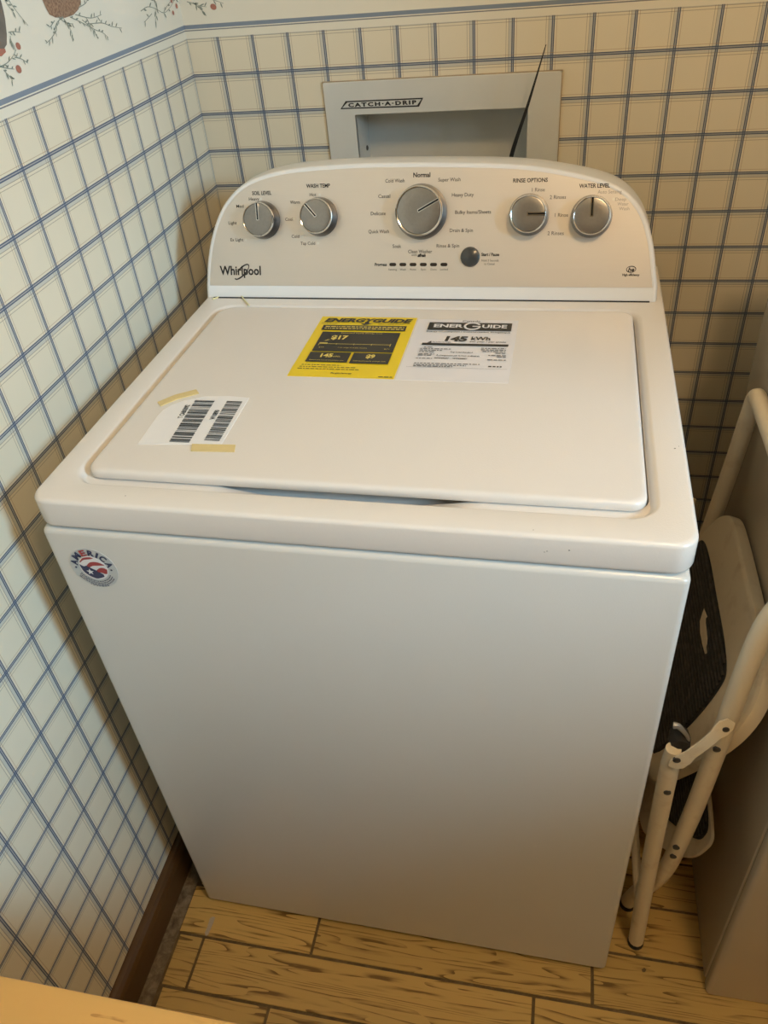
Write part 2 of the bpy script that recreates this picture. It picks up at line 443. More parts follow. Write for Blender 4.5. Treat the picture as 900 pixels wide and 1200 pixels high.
# wallpaper border print: basket, pot, greenery and berries
def wall_pts(kind, pts, off=.0004): return [(left_wall if kind == 'L' else back_wall)(x, y, off) for x, y in pts]
def stroke(bm, kind, pts, w0, w1):
    P = wall_pts(kind, pts); P = catmull(P, 4) if len(P) > 2 else P
    nrm = Vector((1, 0, 0)) if kind == 'L' else Vector((0, -1, 0)); L = []; Rr = []
    for i, p in enumerate(P):
        t = (P[min(i + 1, len(P) - 1)] - P[max(0, i - 1)]).normalized(); s = nrm.cross(t)
        w = (w0 + (w1 - w0) * i / (len(P) - 1)) / 2; L.append(p + s * w); Rr.append(p - s * w)
    vl = [bm.verts.new(p) for p in L]; vr = [bm.verts.new(p) for p in Rr]
    for i in range(len(P) - 1): bm.faces.new((vl[i], vl[i + 1], vr[i + 1], vr[i]))
def leaf(bm, kind, p, ang, ln, wd):
    """leaf from p (wall point): ang in the wall plane"""
    a = Vector((0, math.cos(ang), math.sin(ang))) if kind == 'L' else Vector((math.cos(ang), 0, math.sin(ang)))
    b = Vector((0, -math.sin(ang), math.cos(ang))) if kind == 'L' else Vector((-math.sin(ang), 0, math.cos(ang)))
    poly(bm, [p, p + a * ln * .35 + b * wd * .5, p + a * ln * .7 + b * wd * .4, p + a * ln, p + a * ln * .7 - b * wd * .4, p + a * ln * .35 - b * wd * .5])
def sprig(bm, kind, pts, n, ln, wd, rng):
    stroke(bm, kind, pts, .0011, .0006)
    P = catmull(wall_pts(kind, pts, .0005), 8)
    for k in range(n):
        i = int((k + .6) / n * (len(P) - 1)); t = (P[min(i + 1, len(P) - 1)] - P[max(0, i - 1)])
        ang = math.atan2(t.z, t.y if kind == 'L' else t.x)
        leaf(bm, kind, P[i], ang + rng.choice((-1, 1)) * rng.uniform(.35, 1.0), ln * rng.uniform(.6, 1.2), wd * rng.uniform(.7, 1.2))
WL = next(o for o in COL.objects if o.name == 'wall_left')
rng = random.Random(3)
def berry(kind, px, py, r, parent):
    c = wall_pts(kind, [(px, py)], .0006)[0]; bm = bmesh.new(); pts = []
    for k in range(12):
        a = 2 * math.pi * k / 12; q = r * (1 + .12 * math.cos(2 * a + .6))
        pts.append(c + (Vector((0, math.cos(a), math.sin(a))) if kind == 'L' else Vector((math.cos(a), 0, math.sin(a)))) * q)
    poly(bm, pts); obj('berry_print', bm, M['berry'], parent, smooth=False)
def motif(name, kind, pts, mat, parent, off=.0004):
    bm = bmesh.new(); poly(bm, wall_pts(kind, pts, off)); return obj(name, bm, mat, parent, smooth=False)
motif('basket_print', 'L', [(44, -30), (48, -4), (54, 10), (58, 17), (65, 20.5), (76, 21), (86, 17.5), (92, 11), (95, 3), (94, -6), (96, -28), (84, -45), (60, -47)], M['wicker'], WL)
motif('pot_print', 'L', [(-16, -30), (-3, -14), (1, 0), (4, 12), (6, 22), (8, 40), (8, 52), (5, 57), (-8, 58), (-24, 50), (-30, 0)], M['bark'], WL)
motif('pot_print', 'L', [(-14, 57), (0, 57), (6, 57), (7, 61), (2, 66), (-12, 66)], M['berry'], WL, .0005)
bm = bmesh.new()
for pts, n in (([(72, 21), (66, 28), (64, 38)], 6), ([(66, 36), (60, 45), (54, 51)], 4), ([(74, 21), (82, 33), (87, 48)], 6), ([(82, 20), (95, 26), (108, 34), (115, 46)], 9),
               ([(88, 17), (104, 21), (112, 20), (119, 17)], 6), ([(96, 23), (110, 34), (120, 38), (127, 44)], 7), ([(92, 9), (101, 3), (103, -6)], 4), ([(104, 28), (120, 27), (131, 31), (143, 33)], 8),
               ([(70, 22), (78, 27), (86, 28)], 5), ([(64, 24), (60, 30), (58, 32)], 3), ([(-4, 80), (8, 74), (15, 66), (19, 58)], 6), ([(0, 78), (8, 80), (17, 81)], 3), ([(17, 67), (25, 69), (33, 74)], 4), ([(4, 82), (10, 88), (15, 95)], 6),
               ([(10, 38), (16, 37), (24, 38)], 4), ([(12, 42), (13, 47), (15, 51)], 3), ([(0, -12), (8, 4), (17, 16)], 6), ([(10, 0), (20, 14), (33, 30)], 2),
               ([(100, -30), (110, -18), (126, -14)], 6), ([(40, -40), (30, -30), (20, -28)], 6)):
    sprig(bm, 'L', pts, n, .0075, .0022, rng)
obj('greenery_print', bm, M['leaf'], WL, smooth=False)['kind'] = 'stuff'
bm = bmesh.new()
for pts, n in (([(165, 13), (173, 8), (182, 10), (192, 15), (199, 9), (206, -2)], 6), ([(182, 10), (183, 18), (182, 27)], 3), ([(178, 16), (172, 23), (169, 26)], 2), ([(185, 12), (180, 0), (174, -8)], 5), ([(192, 14), (200, 2), (216, -6)], 5), ([(210, 3), (213, 7), (217, 10)], 3)):
    sprig(bm, 'L', pts, n, .010, .0032, rng)
obj('greenery_print', bm, M['leaf'], WL, smooth=False)['kind'] = 'stuff'
bm = bmesh.new()
for pts, n in (([(219, 2), (226, 4), (235, 7), (242, 8)], 4), ([(226, 3), (233, 9), (240, 15)], 6), ([(232, -2), (246, -1), (262, 4)], 4), ([(270, -30), (300, -26), (330, -34)], 9), ([(600, -30), (640, -26), (690, -38)], 10)):
    sprig(bm, 'B', pts, n, .008, .0022, rng)
obj('greenery_print', bm, M['leaf'], wall_back, smooth=False)['kind'] = 'stuff'
for px, py, r in ((21.5, 54, .0042), (22, 81, .0048), (203, 15, .0035), (207, 7, .004), (201, 1, .0035)): berry('L', px, py, r, WL)
berry('B', 250, 8, .0048, wall_back)
# ================================================================== WASHING MACHINE
root = thing('washing_machine', 'white top-loading washing machine with silver control console and closed lid', 'washing machine', tuple(w2r((W / 2, .34, 0))), -TH)
def wobj(name, bm, mat, parent=root, **k): return obj(name, bm, mat, parent, xf=WM, **k)
# cabinet: sheet-metal body with a rolled top edge
bm = bmesh.new(); L = []
for z, i in ((.012, .003), (.016, 0), (H0 - .007, 0), (H0 - .004, .0007), (H0 - .0015, .0025), (H0, .006), (H0, .02)):
    L.append([(x, y, z) for x, y in rr(i, W - i, i, .675 - i, .008, 4)])
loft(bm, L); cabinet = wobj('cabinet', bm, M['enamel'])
for x, y in ((.05, .05), (W - .05, .05), (.05, .62), (W - .05, .62)):
    wobj('foot', lathe([(.018, 0), (.02, .004), (.012, .008), (.008, .014)], (x, y, -.0005), (0, 0, 1), 16), M['black_nylon'])
wobj('seam', loft(bmesh.new(), [[(x, y, z) for x, y in rr(.006, W - .006, .007, .66, .018, 6)] for z in (H0 - .002, H0 + .006)]), M['black_nylon'], smooth=False)
# top cap with the sunken well round the lid and a finger scoop in front
def scoop(x, y):
    t = (x - .342) / .145
    if abs(t) >= 1 or y > .12: return 0.0
    return -.016 * (1 - t * t) ** 1.0
bm = bmesh.new(); L = []; MM = 40
def cl(i, z, r): return [(x, y, z) for x, y in rr(-.002 + i, W + .002 - i, .0014 + i, .69 - i, r, 8, MM)]
ZT = HC
L += [cl(.008, H0 + .003, .016), cl(.003, H0 + .003, .02), cl(.0008, H0 + .0045, .022), cl(0, H0 + .008, .022), cl(0, ZT - .005, .022)]
for a in (20, 45, 70, 90):
    q = math.radians(a); L.append(cl(.005 * (1 - math.cos(q)), ZT - .005 * (1 - math.sin(q)), .022))
def wl(i, f, z, r, sc=0.0):
    return [(x, y, z + (scoop(x, y) * sc)) for x, y in rr(.0285 + i, .6695 - i, .0355 + f, .512 - i * .8, r, 8, MM)]
L += [wl(0, 0, ZT, .03), wl(.002, .0012, ZT - .0004, .03), wl(.004, .0025, ZT - .0016, .029), wl(.0065, .004, ZT - .0042, .027), wl(.0085, .0055, ZT - .0065, .025), wl(.0095, .0075, ZT - .0078, .024, .06), wl(.0098, .0105, ZT - .008, .022, .35), wl(.0100, .014, ZT - .008, .02, .7), wl(.0102, .0235, ZT - .0080, .02, 1.0), wl(.0106, .0245, ZT - .012, .02, 1.0), wl(.0108, .0250, ZT - .022, .02, .7), wl(.0150, .030, ZT - .023, .02, .6), wl(.07, .07, ZT - .023, .015, 0)]
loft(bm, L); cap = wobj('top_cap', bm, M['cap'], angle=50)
for px, py, r in ((791, 525.5, .0012), (795.5, 523, .0006), (641, 646, .0008), (667, 645, .0010), (638, 647, .0007), (147, 581, .0008), (654, 564, .0006), (625, 621, .0006)):
    o_, d_ = ray(px, py); p = WMI @ onplane(px, py, (0, 0, ZT + .0001), (0, 0, 1))
    if py > 640:
        pr_ = WMI @ onplane(px, py, w2r((0, .0012, 0)), WM.to_3x3() @ Vector((0, 1, 0)))
        b = bmesh.new(); poly(b, [pr_ + Vector((r * math.cos(a), 0, r * .7 * math.sin(a))) for a in (0, 1.2, 2.4, 3.6, 4.8)])
    else:
        b = bmesh.new(); poly(b, [p + Vector((r * math.cos(a), r * .8 * math.sin(a), 0)) for a in (0, 1.2, 2.4, 3.6, 4.8)])
    wobj('scuff', b, M['greyink'], cap, smooth=False)
# lid
bm = bmesh.new(); L = []
def ll(i, z, r): return [(x, y, z) for x, y in rr(.0425 + i, .6562 - i, .0545 + i, .494 - i, (r, r, r * .9, r * 1.6), 8, 8)]
L += [ll(.006, ZT - .0065, .012), ll(.0015, ZT - .0065, .016), ll(.0, ZT - .005, .017), ll(0, ZLID - .005, .017)]
for a in (22, 45, 68, 90):
    q = math.radians(a); L.append(ll(.006 * (1 - math.cos(q)), ZLID - .005 * (1 - math.sin(q)), .017))
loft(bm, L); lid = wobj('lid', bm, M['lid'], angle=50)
# ---- console
PAN = [(246.5, 334.5), (247.5, 310), (251, 285), (258, 260), (268, 240), (285, 222), (310, 210), (350, 202), (420, 197), (475, 196), (520, 196), (600, 198), (650, 204), (700, 215), (730, 229), (749, 252), (759, 285), (763, 320), (764.5, 337)]
pan = [face(*q) for q in PAN]
pan = [(p.x, p.y) for p in catmull([(x, v, 0) for x, v in pan], 5)]
def offset(pl, d):
    out = []
    for i, (x, v) in enumerate(pl):
        a = pl[max(i - 1, 0)]; b = pl[min(i + 1, len(pl) - 1)]
        tx, tv = b[0] - a[0], b[1] - a[1]; q = math.hypot(tx, tv); out.append((x - tv / q * d, v + tx / q * d))
    return out
vb = min(p[1] for p in pan)
def conloop(d, off, vbot): 
    o_ = offset(pan, d); pts = [(o_[0][0], vbot)] + o_ + [(o_[-1][0], vbot)]
    return [fpt(x, v, off) for x, v in pts]
bm = bmesh.new(); L = []
inner = [fpt(x, v, 0) for x, v in ([(pan[0][0], vb)] + pan + [(pan[-1][0], vb)])]
L.append(inner); L.append(conloop(.002, .0006, .002)); L.append(conloop(.0045, .0002, .0005)); L.append(conloop(.0065, -.0018, -.0005)); L.append(conloop(.0075, -.005, -.0005))
fr = L[-1]
def back(k, y): # carry the outline straight back
    out = []
    for p in fr:
        z = HC + (p.z - HC) * (1 - k * .03) if p.z > HC + .02 else p.z
        out.append(Vector((p.x + (W / 2 - p.x) * k * .02, max(y, p.y + .01), max(z, HC - .001))))
    return out
L.append(back(.15, .632)); L.append(back(.6, .655)); L.append(back(1.6, .668)); L.append(back(3.2, .675))
L = [[Vector((p.x, p.y, max(p.z, HC - .001))) for p in q] for q in L]
loft(bm, L, True, True); console = wobj('console', bm, M['console'], angle=40)
bm = bmesh.new()
loft(bm, [[fpt(x, v, o_) for x, v in offset(pan, -d) ] for d, o_ in ((0, -.001), (0, .0006), (.0004, .0010))], True, True)
panel = wobj('control_panel', bm, M['panel'], smooth=False)
wobj('seam', B(.012, W - .018, FP0.y - .0015, FP0.y + .02, HC - .001, HC + .0016), M['black_nylon'], smooth=False)
# knobs
def knob(px, py, r, ang, h=.024):
    x, v = face(px, py, h); c = fpt(x, v, 0)
    k = wobj('knob', lathe([(r * 1.09, .0008), (r * 1.09, .004), (r * 1.03, h * .55), (r * .975, h * .86), (r * .9, h * .93)], c, FN, 48), M['knob_dark'])
    wobj('knob_ring', lathe([(r * .955, h * .86), (r * .975, h * .89), (r * .97, h * .95), (r * .935, h * 1.0), (r * .905, h * .985), (r * .89, h * .92)], c, FN, 48, False, False), M['chrome'], k)
    wobj('knob_face', lathe([(r * .9, h * .9), (r * .88, h * .955), (r * .84, h * .965), (r * .45, h * .96), (r * .02, h * .955)], c, FN, 48), M['knob_face'], k)
    ex = Vector((1, 0, 0)); d = ex * math.cos(ang) + FEV * math.sin(ang); s = FN.cross(d)
    def bar(s0, s1, a0, a1, h0, h1):
        b = bmesh.new(); loft(b, [[c + FN * hh + d * a + s * q for a, q in ((a0, s0), (a1, s0), (a1, s1), (a0, s1))] for hh in (h0, h1)]); return b
    wobj('pointer', bar(-.0012, .0012, -.0005, r * .9, h * .93, h * 1.0), M['knob_dark'], k, smooth=False)
    b = bar(-.0022, -.0012, -.0012, r * .9, h * .93, h * 1.03); add(b, bar(.0012, .0022, -.0012, r * .9, h * .93, h * 1.03)); add(b, bar(-.0012, .0012, -.0015, -.0005, h * .93, h * 1.03))
    wobj('pointer_edge', b, M['chrome'], k, smooth=False)
    return k
for px, py, r, a in ((302, 257, .0255, 92), (369.5, 253, .0258, 133), (490.5, 247, .0355, 28), (619, 250.5, .0262, 0), (693.5, 252.5, .0262, 91)):
    knob(px, py, r, math.radians(a))
x, v = face(550.5, 301, .006); 
wobj('start_button', lathe([(.0142, .0005), (.0142, .003), (.0125, .0055), (.008, .0072), (.002, .0078)], fpt(x, v), FN, 32), M['button'])
def disc(px, py, r, off=.0013, n=14):
    x, v = face(px, py); b = bmesh.new(); poly(b, [fpt(x + r * math.cos(2 * math.pi * k / n), v + r * math.sin(2 * math.pi * k / n), off) for k in range(n)]); return b
for px in (460.5, 472.3, 484.2, 496.2, 508.2, 520.4):
    x, v = face(px, 310); hw, hh = .0052, .0024
    b = bmesh.new(); lp = rr(x - hw, x + hw, v - hh, v + hh, hh * .98, 5)
    loft(b, [[fpt(a, c, o_) for a, c in lp] for o_ in (.0005, .0016)]); wobj('indicator_light', b, M['led'])
for px, py in ((306, 233), (384-9+0, 228.2), (288.5, 281), (355, 276.5), (373, 285), (344.5, 256.5), (278.5, 262), (719, 233.5), (291, 241.5)):
    wobj('option_dot', disc(px, py, .0019), M['dot'], panel, smooth=False)
def ptext(s, px, py, wpx, h, mat='ink', bold=0.0, **k):
    xl, vl = face(px - wpx / 2, py); xr, vr = face(px + wpx / 2, py)
    vm = (vl + vr) / 2 - h / 2
    b = text_at(s, fpt(xl, vm, .0013), fpt(xr, vm, .0013), FEV, h, bold + .004, **k)
    return wobj('lettering', b, M[mat], panel, smooth=False)
TX = [('SOIL LEVEL', 307, 226.3, 22.5, .0052, 'ink', .018), ('Heavy', 298, 233.2, 12, .0045), ('Med', 281.5, 241.7, 8.5, .0045), ('Light', 273, 261.3, 9.5, .0045), ('Ex Light', 278, 281, 15, .0045),
      ('WASH TEMP', 373, 217.8, 28, .0052, 'ink', .018), ('Hot', 367, 228.2, 7.5, .0045), ('Warm', 346, 237, 11.5, .0045), ('Cool', 339, 257, 9, .0045), ('Cold', 346.5, 277, 9, .0045), ('Tap Cold', 361, 285.2, 17, .0045),
      ('Normal', 494.5, 205, 20, .0060, 'ink', .022), ('Cold Wash', 463, 211.8, 22.5, .0048), ('Casual', 450.5, 230, 14, .0048), ('Delicate', 443.5, 250.2, 17.5, .0048), ('Quick Wash', 444, 271.3, 24, .0048), ('Soak', 465.3, 288.5, 10, .0048),
      ('Clean Washer', 492.5, 294.7, 28, .0048), ('Super Wash', 526.8, 210.5, 26, .0048), ('Heavy Duty', 542.5, 228.3, 25.5, .0048), ('Bulky Items/Sheets', 554.5, 248.5, 42, .0048), ('Drain & Spin', 540.7, 270, 27, .0048), ('Rinse & Spin', 525, 288, 26.5, .0048),
      ('RINSE OPTIONS', 621.7, 211.3, 40.5, .0052, 'ink', .018), ('1 Rinse', 631, 222.3, 15, .0048, 'greyink'), ('2 Rinses', 653.8, 231, 19, .0050, 'greyink'), ('1 Rinse', 658, 252, 15.5, .0048, 'greyink'), ('2 Rinses', 651.2, 273.3, 19, .0050, 'greyink'),
      ('WATER LEVEL', 696.7, 217.7, 36, .0052, 'ink', .018), ('Auto Sensing', 714.5, 224.7, 28, .0046, 'faintink'), ('Deep', 727.5, 233.5, 13, .0042, 'faintink'), ('Water', 730, 239, 13, .0042, 'faintink'), ('Wash', 731.5, 244.5, 12, .0042, 'faintink'),
      ('Start / Pause', 574.7, 298.2, 21, .0042, 'ink', .03), ('Hold 3 Seconds', 574.5, 305.2, 20, .0030, 'greyink'), ('to Cancel', 573.5, 309.2, 12, .0030, 'greyink'),
      ('Progress', 446.5, 310, 14, .0042, 'ink', .03), ('Sensing', 460.3, 315.8, 10, .0026, 'greyink'), ('Wash', 472.3, 315.8, 7, .0026, 'greyink'), ('Rinse', 484.3, 315.7, 7, .0026, 'greyink'), ('Spin', 496.3, 315.7, 6, .0026, 'greyink'), ('Done', 508.3, 315.7, 7, .0026, 'greyink'), ('Locked', 520.5, 315.6, 9, .0026, 'greyink'),
      ('with', 485.5, 298.8, 6.5, .0030, 'greyink'), ('High efficiency', 739.3, 322, 20, .0032, 'ink', .02)]
for t in TX: ptext(*t)
ptext('affresh', 494.3, 299.2, 9.5, .0042, 'ink', .05, shear=.3)
ptext('Whirlpool', 282, 317, 48, .0130, 'ink', .020)
def fring(px, py, a, b_, rot, w0, t0=0, t1=2 * math.pi, n=40, off=.0014):
    x, v = face(px, py); b = bmesh.new(); A = []; C = []
    for k in range(n + 1):
        t = t0 + (t1 - t0) * k / n; w = w0 * (.55 + .45 * abs(math.sin(t + .6)))
        for lst, e in ((A, 1 + 0), (C, 0)):
            ra, rb = a - (w if e == 0 else 0), b_ - (w if e == 0 else 0)
            q = (ra * math.cos(t), rb * math.sin(t)); lst.append(fpt(x + q[0] * math.cos(rot) - q[1] * math.sin(rot), v + q[0] * math.sin(rot) + q[1] * math.cos(rot), off))
    va = [b.verts.new(p) for p in A]; vc = [b.verts.new(p) for p in C]
    for k in range(n): b.faces.new((va[k], va[k + 1], vc[k + 1], vc[k]))
    return b
wobj('logo_ring', fring(283.8, 318.6, .0165, .0064, math.radians(43), .0023, math.radians(-190), math.radians(110)), M['ink'], panel, smooth=False)
wobj('efficiency_emblem', fring(739.5, 315.6, .0068, .0046, .1, .0012), M['ink'], panel, smooth=False)
ptext('he', 739.5, 315.8, 7.5, .0050, 'ink', .03, shear=.25)
# round flag sticker on the cabinet front
def fr_pt(px, py, off): return WMI @ onplane(px, py, w2r((0, -off, 0)), WM.to_3x3() @ Vector((0, 1, 0)))
sc = Vector((.0505, 0, .8318)); sr = .0298
def sdisc(r, y, n=48, y1=None):
    b = bmesh.new(); lp = [(r * math.cos(2 * math.pi * k / n), r * math.sin(2 * math.pi * k / n)) for k in range(n)]
    loft(b, [[(sc.x + a, q, sc.z + c) for a, c in lp] for q in (y1 if y1 is not None else .001, y)]); return b
sticker = wobj('sticker', sdisc(sr, -.0005), M['silver_sticker'], smooth=False, label='round silver sticker with flag design and the word AMERICA')
wobj('emblem_ground', sdisc(sr * .60, -.0007, 40, -.0004), M['white_print'], sticker, smooth=False)
def arc_text(s, r, a0, a1, h, y, bold, mats):
    wd = {'I': .34, 'M': 1.25}; ws = [wd.get(c, 1.0) for c in s]; gap = .22
    tot = sum(ws) + gap * (len(s) - 1); R_ = []; u = 0.0
    for i, ch in enumerate(s):
        mid = (u + ws[i] / 2) / tot; u += ws[i] + gap
        a = math.radians(a0 + (a1 - a0) * mid); up = Vector((math.cos(a), 0, math.sin(a))); rt = Vector((math.sin(a), 0, -math.cos(a)))
        w = ws[i] / tot * math.radians(abs(a1 - a0)) * (r + h * .35); c = sc + up * r + Vector((0, y, 0))
        R_.append((mats.get(i, 'navy'), text_at(ch, c - rt * w / 2, c + rt * w / 2, up, h, bold)))
    return R_
for mm, b in arc_text('AMERICA', sr * .655, 172, 8, .0078, -.0010, .045, {2: 'red'}): wobj('lettering', b, M[mm], sticker, smooth=False)
def sp(x, z, y=-.0011): return sc + Vector((x * sr, y, z * sr))
def band_(name, pts_top, pts_bot, mat, y=-.0010):
    b = bmesh.new(); A = catmull([sp(x, z, y) for x, z in pts_top], 5); C = catmull([sp(x, z, y) for x, z in pts_bot], 5)
    va = [b.verts.new(p) for p in A]; vc = [b.verts.new(p) for p in C]
    for k in range(len(A) - 1): b.faces.new((va[k], va[k + 1], vc[k + 1], vc[k]))
    wobj(name, b, M[mat], sticker, smooth=False)
band_('flag_stripe', [(-.50, .30), (-.30, .50), (0, .57), (.16, .54)], [(-.50, .24), (-.30, .40), (0, .47), (.16, .53)], 'red')
band_('flag_stripe', [(-.26, .12), (-.05, .30), (.25, .34), (.54, .22)], [(-.20, .0), (0, .12), (.25, .16), (.54, .20)], 'red')
band_('flag_stripe', [(.10, -.10), (.25, .02), (.42, .06), (.58, -.02)], [(.12, -.22), (.26, -.2), (.42, -.26), (.52, -.24)], 'red')
band_('flag_field', [(-.56, .16), (-.40, .06), (-.26, .10), (-.08, -.02), (.10, -.12), (.34, -.30)], [(-.56, .08), (-.50, -.20), (-.34, -.40), (-.08, -.54), (.10, -.52), (.34, -.42)], 'navy')
b = bmesh.new(); poly(b, [sp(-.2 + (.17 if k % 2 == 0 else .07) * math.cos(math.pi / 2 + k * math.pi / 5), -.20 + (.17 if k % 2 == 0 else .07) * math.sin(math.pi / 2 + k * math.pi / 5), -.0013) for k in range(10)])
wobj('flag_star', b, M['white_print'], sticker, smooth=False)
for sx in (-1, 1):
    b = bmesh.new(); poly(b, [sp(sx * .76 + .045 * math.cos(k * .628), -.02 + .045 * math.sin(k * .628)) for k in range(10)]); wobj('sticker_dot', b, M['navy'], sticker, smooth=False)
b = bmesh.new(); rg = random.Random(5)
for rad, a0, a1 in ((.68, 205, 335), (.77, 208, 332), (.86, 212, 328), (.94, 245, 295)):
    a = a0
    while a < a1:
        st = rg.uniform(3, 8)
        q = [math.radians(a), math.radians(min(a1, a + st))]
        poly(b, [sp(rad * math.cos(q[0]), rad * math.sin(q[0])), sp(rad * math.cos(q[1]), rad * math.sin(q[1])), sp((rad + .035) * math.cos(q[1]), (rad + .035) * math.sin(q[1])), sp((rad + .035) * math.cos(q[0]), (rad + .035) * math.sin(q[0]))])
        a += st + 2.2
o = wobj('fine_print', b, M['navy'], sticker, smooth=False); o['kind'] = 'stuff'
# ================================================================== LABELS ON THE LID
def lp3(u, v, rect, off): # label coords 0..1 -> washer frame
    x0, x1, y0, y1 = rect
    return Vector((x0 + (x1 - x0) * u, y0 + (y1 - y0) * v, ZLID + off))
def sheet(rect, wave, n=14):
    b = bmesh.new(); x0, x1, y0, y1 = rect; g = [[None] * (n + 1) for _ in range(n + 1)]
    for i in range(n + 1):
        for j in range(n + 1):
            u, v = i / n, j / n; g[i][j] = lp3(u, v, rect, .0003 + wave(u, v))
    V = [[b.verts.new(p) for p in r_] for r_ in g]
    for i in range(n):
        for j in range(n): b.faces.new((V[i][j], V[i + 1][j], V[i + 1][j + 1], V[i][j + 1]))
    lo_ = [[b.verts.new(Vector((p.x, p.y, ZLID - .0002))) for p in r_] for r_ in g]
    ed = [(i, 0) for i in range(n)] + [(n, j) for j in range(n)] + [(i, n) for i in range(n, 0, -1)] + [(0, j) for j in range(n, 0, -1)]
    for k in range(len(ed)):
        a, c = ed[k], ed[(k + 1) % len(ed)]; b.faces.new((V[a[0]][a[1]], lo_[a[0]][a[1]], lo_[c[0]][c[1]], V[c[0]][c[1]]))
    return b
INKZ = .0013
def quad(rect, u0, u1, v0, v1, sk=0.0, off=INKZ):
    b = bmesh.new(); poly(b, [lp3(u0, v0, rect, off), lp3(u1, v0, rect, off), lp3(u1 + sk, v1, rect, off), lp3(u0 + sk, v1, rect, off)]); return b
def ltext(par, rect, s, u0, u1, v, h, mat, bold=0.0, off=INKZ, name='lettering', **k):
    b = text_at(s, lp3(u0, v, rect, off), lp3(u1, v, rect, off), (0, 1, 0), h * (rect[3] - rect[2]), bold, **k)
    return wobj(name, b, M[mat], par, smooth=False)
def fine(par, rect, lines, mat, h, seed, off=INKZ):
    """print too small to read: rows of word-shaped dashes"""
    b = bmesh.new(); rg = random.Random(seed)
    for u0, u1, v in lines:
        u = u0
        while u < u1 - .004:
            w = rg.uniform(.012, .05); add(b, quad(rect, u, min(u1, u + w), v, v + h, 0, off)); u += w + .010
    o = wobj('fine_print', b, M[mat], par, smooth=False); o['kind'] = 'stuff'
YR = (.2150, .3572, .2815, .4600)
yl = thing('energy_label', 'yellow energy cost label with black panels on the washer lid', 'label', tuple(w2r(((YR[0] + YR[1]) / 2, (YR[2] + YR[3]) / 2, ZLID))), -TH)
wobj('paper_sheet', sheet(YR, lambda u, v: .0007 * max(0, 1 - abs(v - .12 - .03 * math.sin(5 * u)) * 14) + .0002 * math.sin(9 * u + 4 * v) ** 2), M['yellow'], yl)
Z2 = INKZ + .0003
wobj('black_panel', quad(YR, .07, .93, .745, .835), M['black_print'], yl, smooth=False)
wobj('black_panel', quad(YR, .10, .895, .385, .715), M['black_print'], yl, smooth=False)
wobj('black_panel', quad(YR, .095, .50, .215, .372), M['black_print'], yl, smooth=False)
wobj('black_panel', quad(YR, .525, .895, .205, .372), M['black_print'], yl, smooth=False)
ltext(yl, YR, 'ENERGYGUIDE', .055, .965, .895, .062, 'black_print', .05, shear=.25)
b = bmesh.new(); poly(b, [lp3(u, v, YR, INKZ) for u, v in ((.44, .875), (.49, .84), (.58, .875), (.535, .87), (.525, .90), (.485, .90), (.485, .87))]); wobj('arrow', b, M['black_print'], yl, smooth=False)
ltext(yl, YR, 'U.S. Government', .035, .22, .872, .012, 'black_print')
ltext(yl, YR, 'Federal law prohibits removal of this label', .63, .955, .872, .011, 'black_print')
ltext(yl, YR, 'before consumer purchase.', .63, .90, .855, .011, 'black_print')
ltext(yl, YR, 'Clothes Washer', .035, .20, .855, .011, 'black_print')
fine(yl, YR, [(.10, .91, .797), (.10, .91, .765)], 'yellow_print', .014, 2, Z2)
ltext(yl, YR, 'Estimated Yearly Energy Cost', .30, .72, .685, .016, 'yellow_print', 0, Z2)
ltext(yl, YR, '$17', .225, .39, .585, .060, 'yellow_print', .045, Z2)
b = bmesh.new(); poly(b, [lp3(u, v, YR, Z2) for u, v in ((.165, .545), (.195, .575), (.225, .575))]); wobj('arrow', b, M['yellow_print'], yl, smooth=False)
b = quad(YR, .135, .845, .503, .508, 0, Z2); add(b, quad(YR, .135, .215, .500, .524, 0, Z2))
for u, hh in ((.135, .03), (.31, .015), (.485, .015), (.66, .015), (.845, .03)): add(b, quad(YR, u - .0025, u + .0025, .505 - hh, .505 + hh * .6, 0, Z2))
wobj('cost_scale', b, M['yellow_print'], yl, smooth=False)
ltext(yl, YR, '$10', .15, .20, .44, .014, 'yellow_print', 0, Z2); ltext(yl, YR, '$71', .80, .85, .43, .014, 'yellow_print', 0, Z2)
ltext(yl, YR, 'Cost range of similar models', .34, .63, .44, .013, 'yellow_print', 0, Z2)
ltext(yl, YR, '145', .215, .335, .29, .052, 'yellow_print', .045, Z2); ltext(yl, YR, 'kWh', .345, .41, .29, .022, 'yellow_print', 0, Z2)
ltext(yl, YR, '$9', .66, .745, .29, .052, 'yellow_print', .045, Z2)
ltext(yl, YR, 'Estimated yearly electricity use', .13, .46, .235, .014, 'yellow_print', 0, Z2); ltext(yl, YR, 'Estimated yearly energy cost', .555, .865, .235, .014, 'yellow_print', 0, Z2)
fine(yl, YR, [(.08, .46, .165), (.07, .62, .135), (.06, .66, .105)], 'black_print', .008, 4)
ltext(yl, YR, 'ftc.gov/energy', .40, .60, .045, .018, 'black_print', .02)
fine(yl, YR, [(.855, .985, .012)], 'black_print', .01, 6)
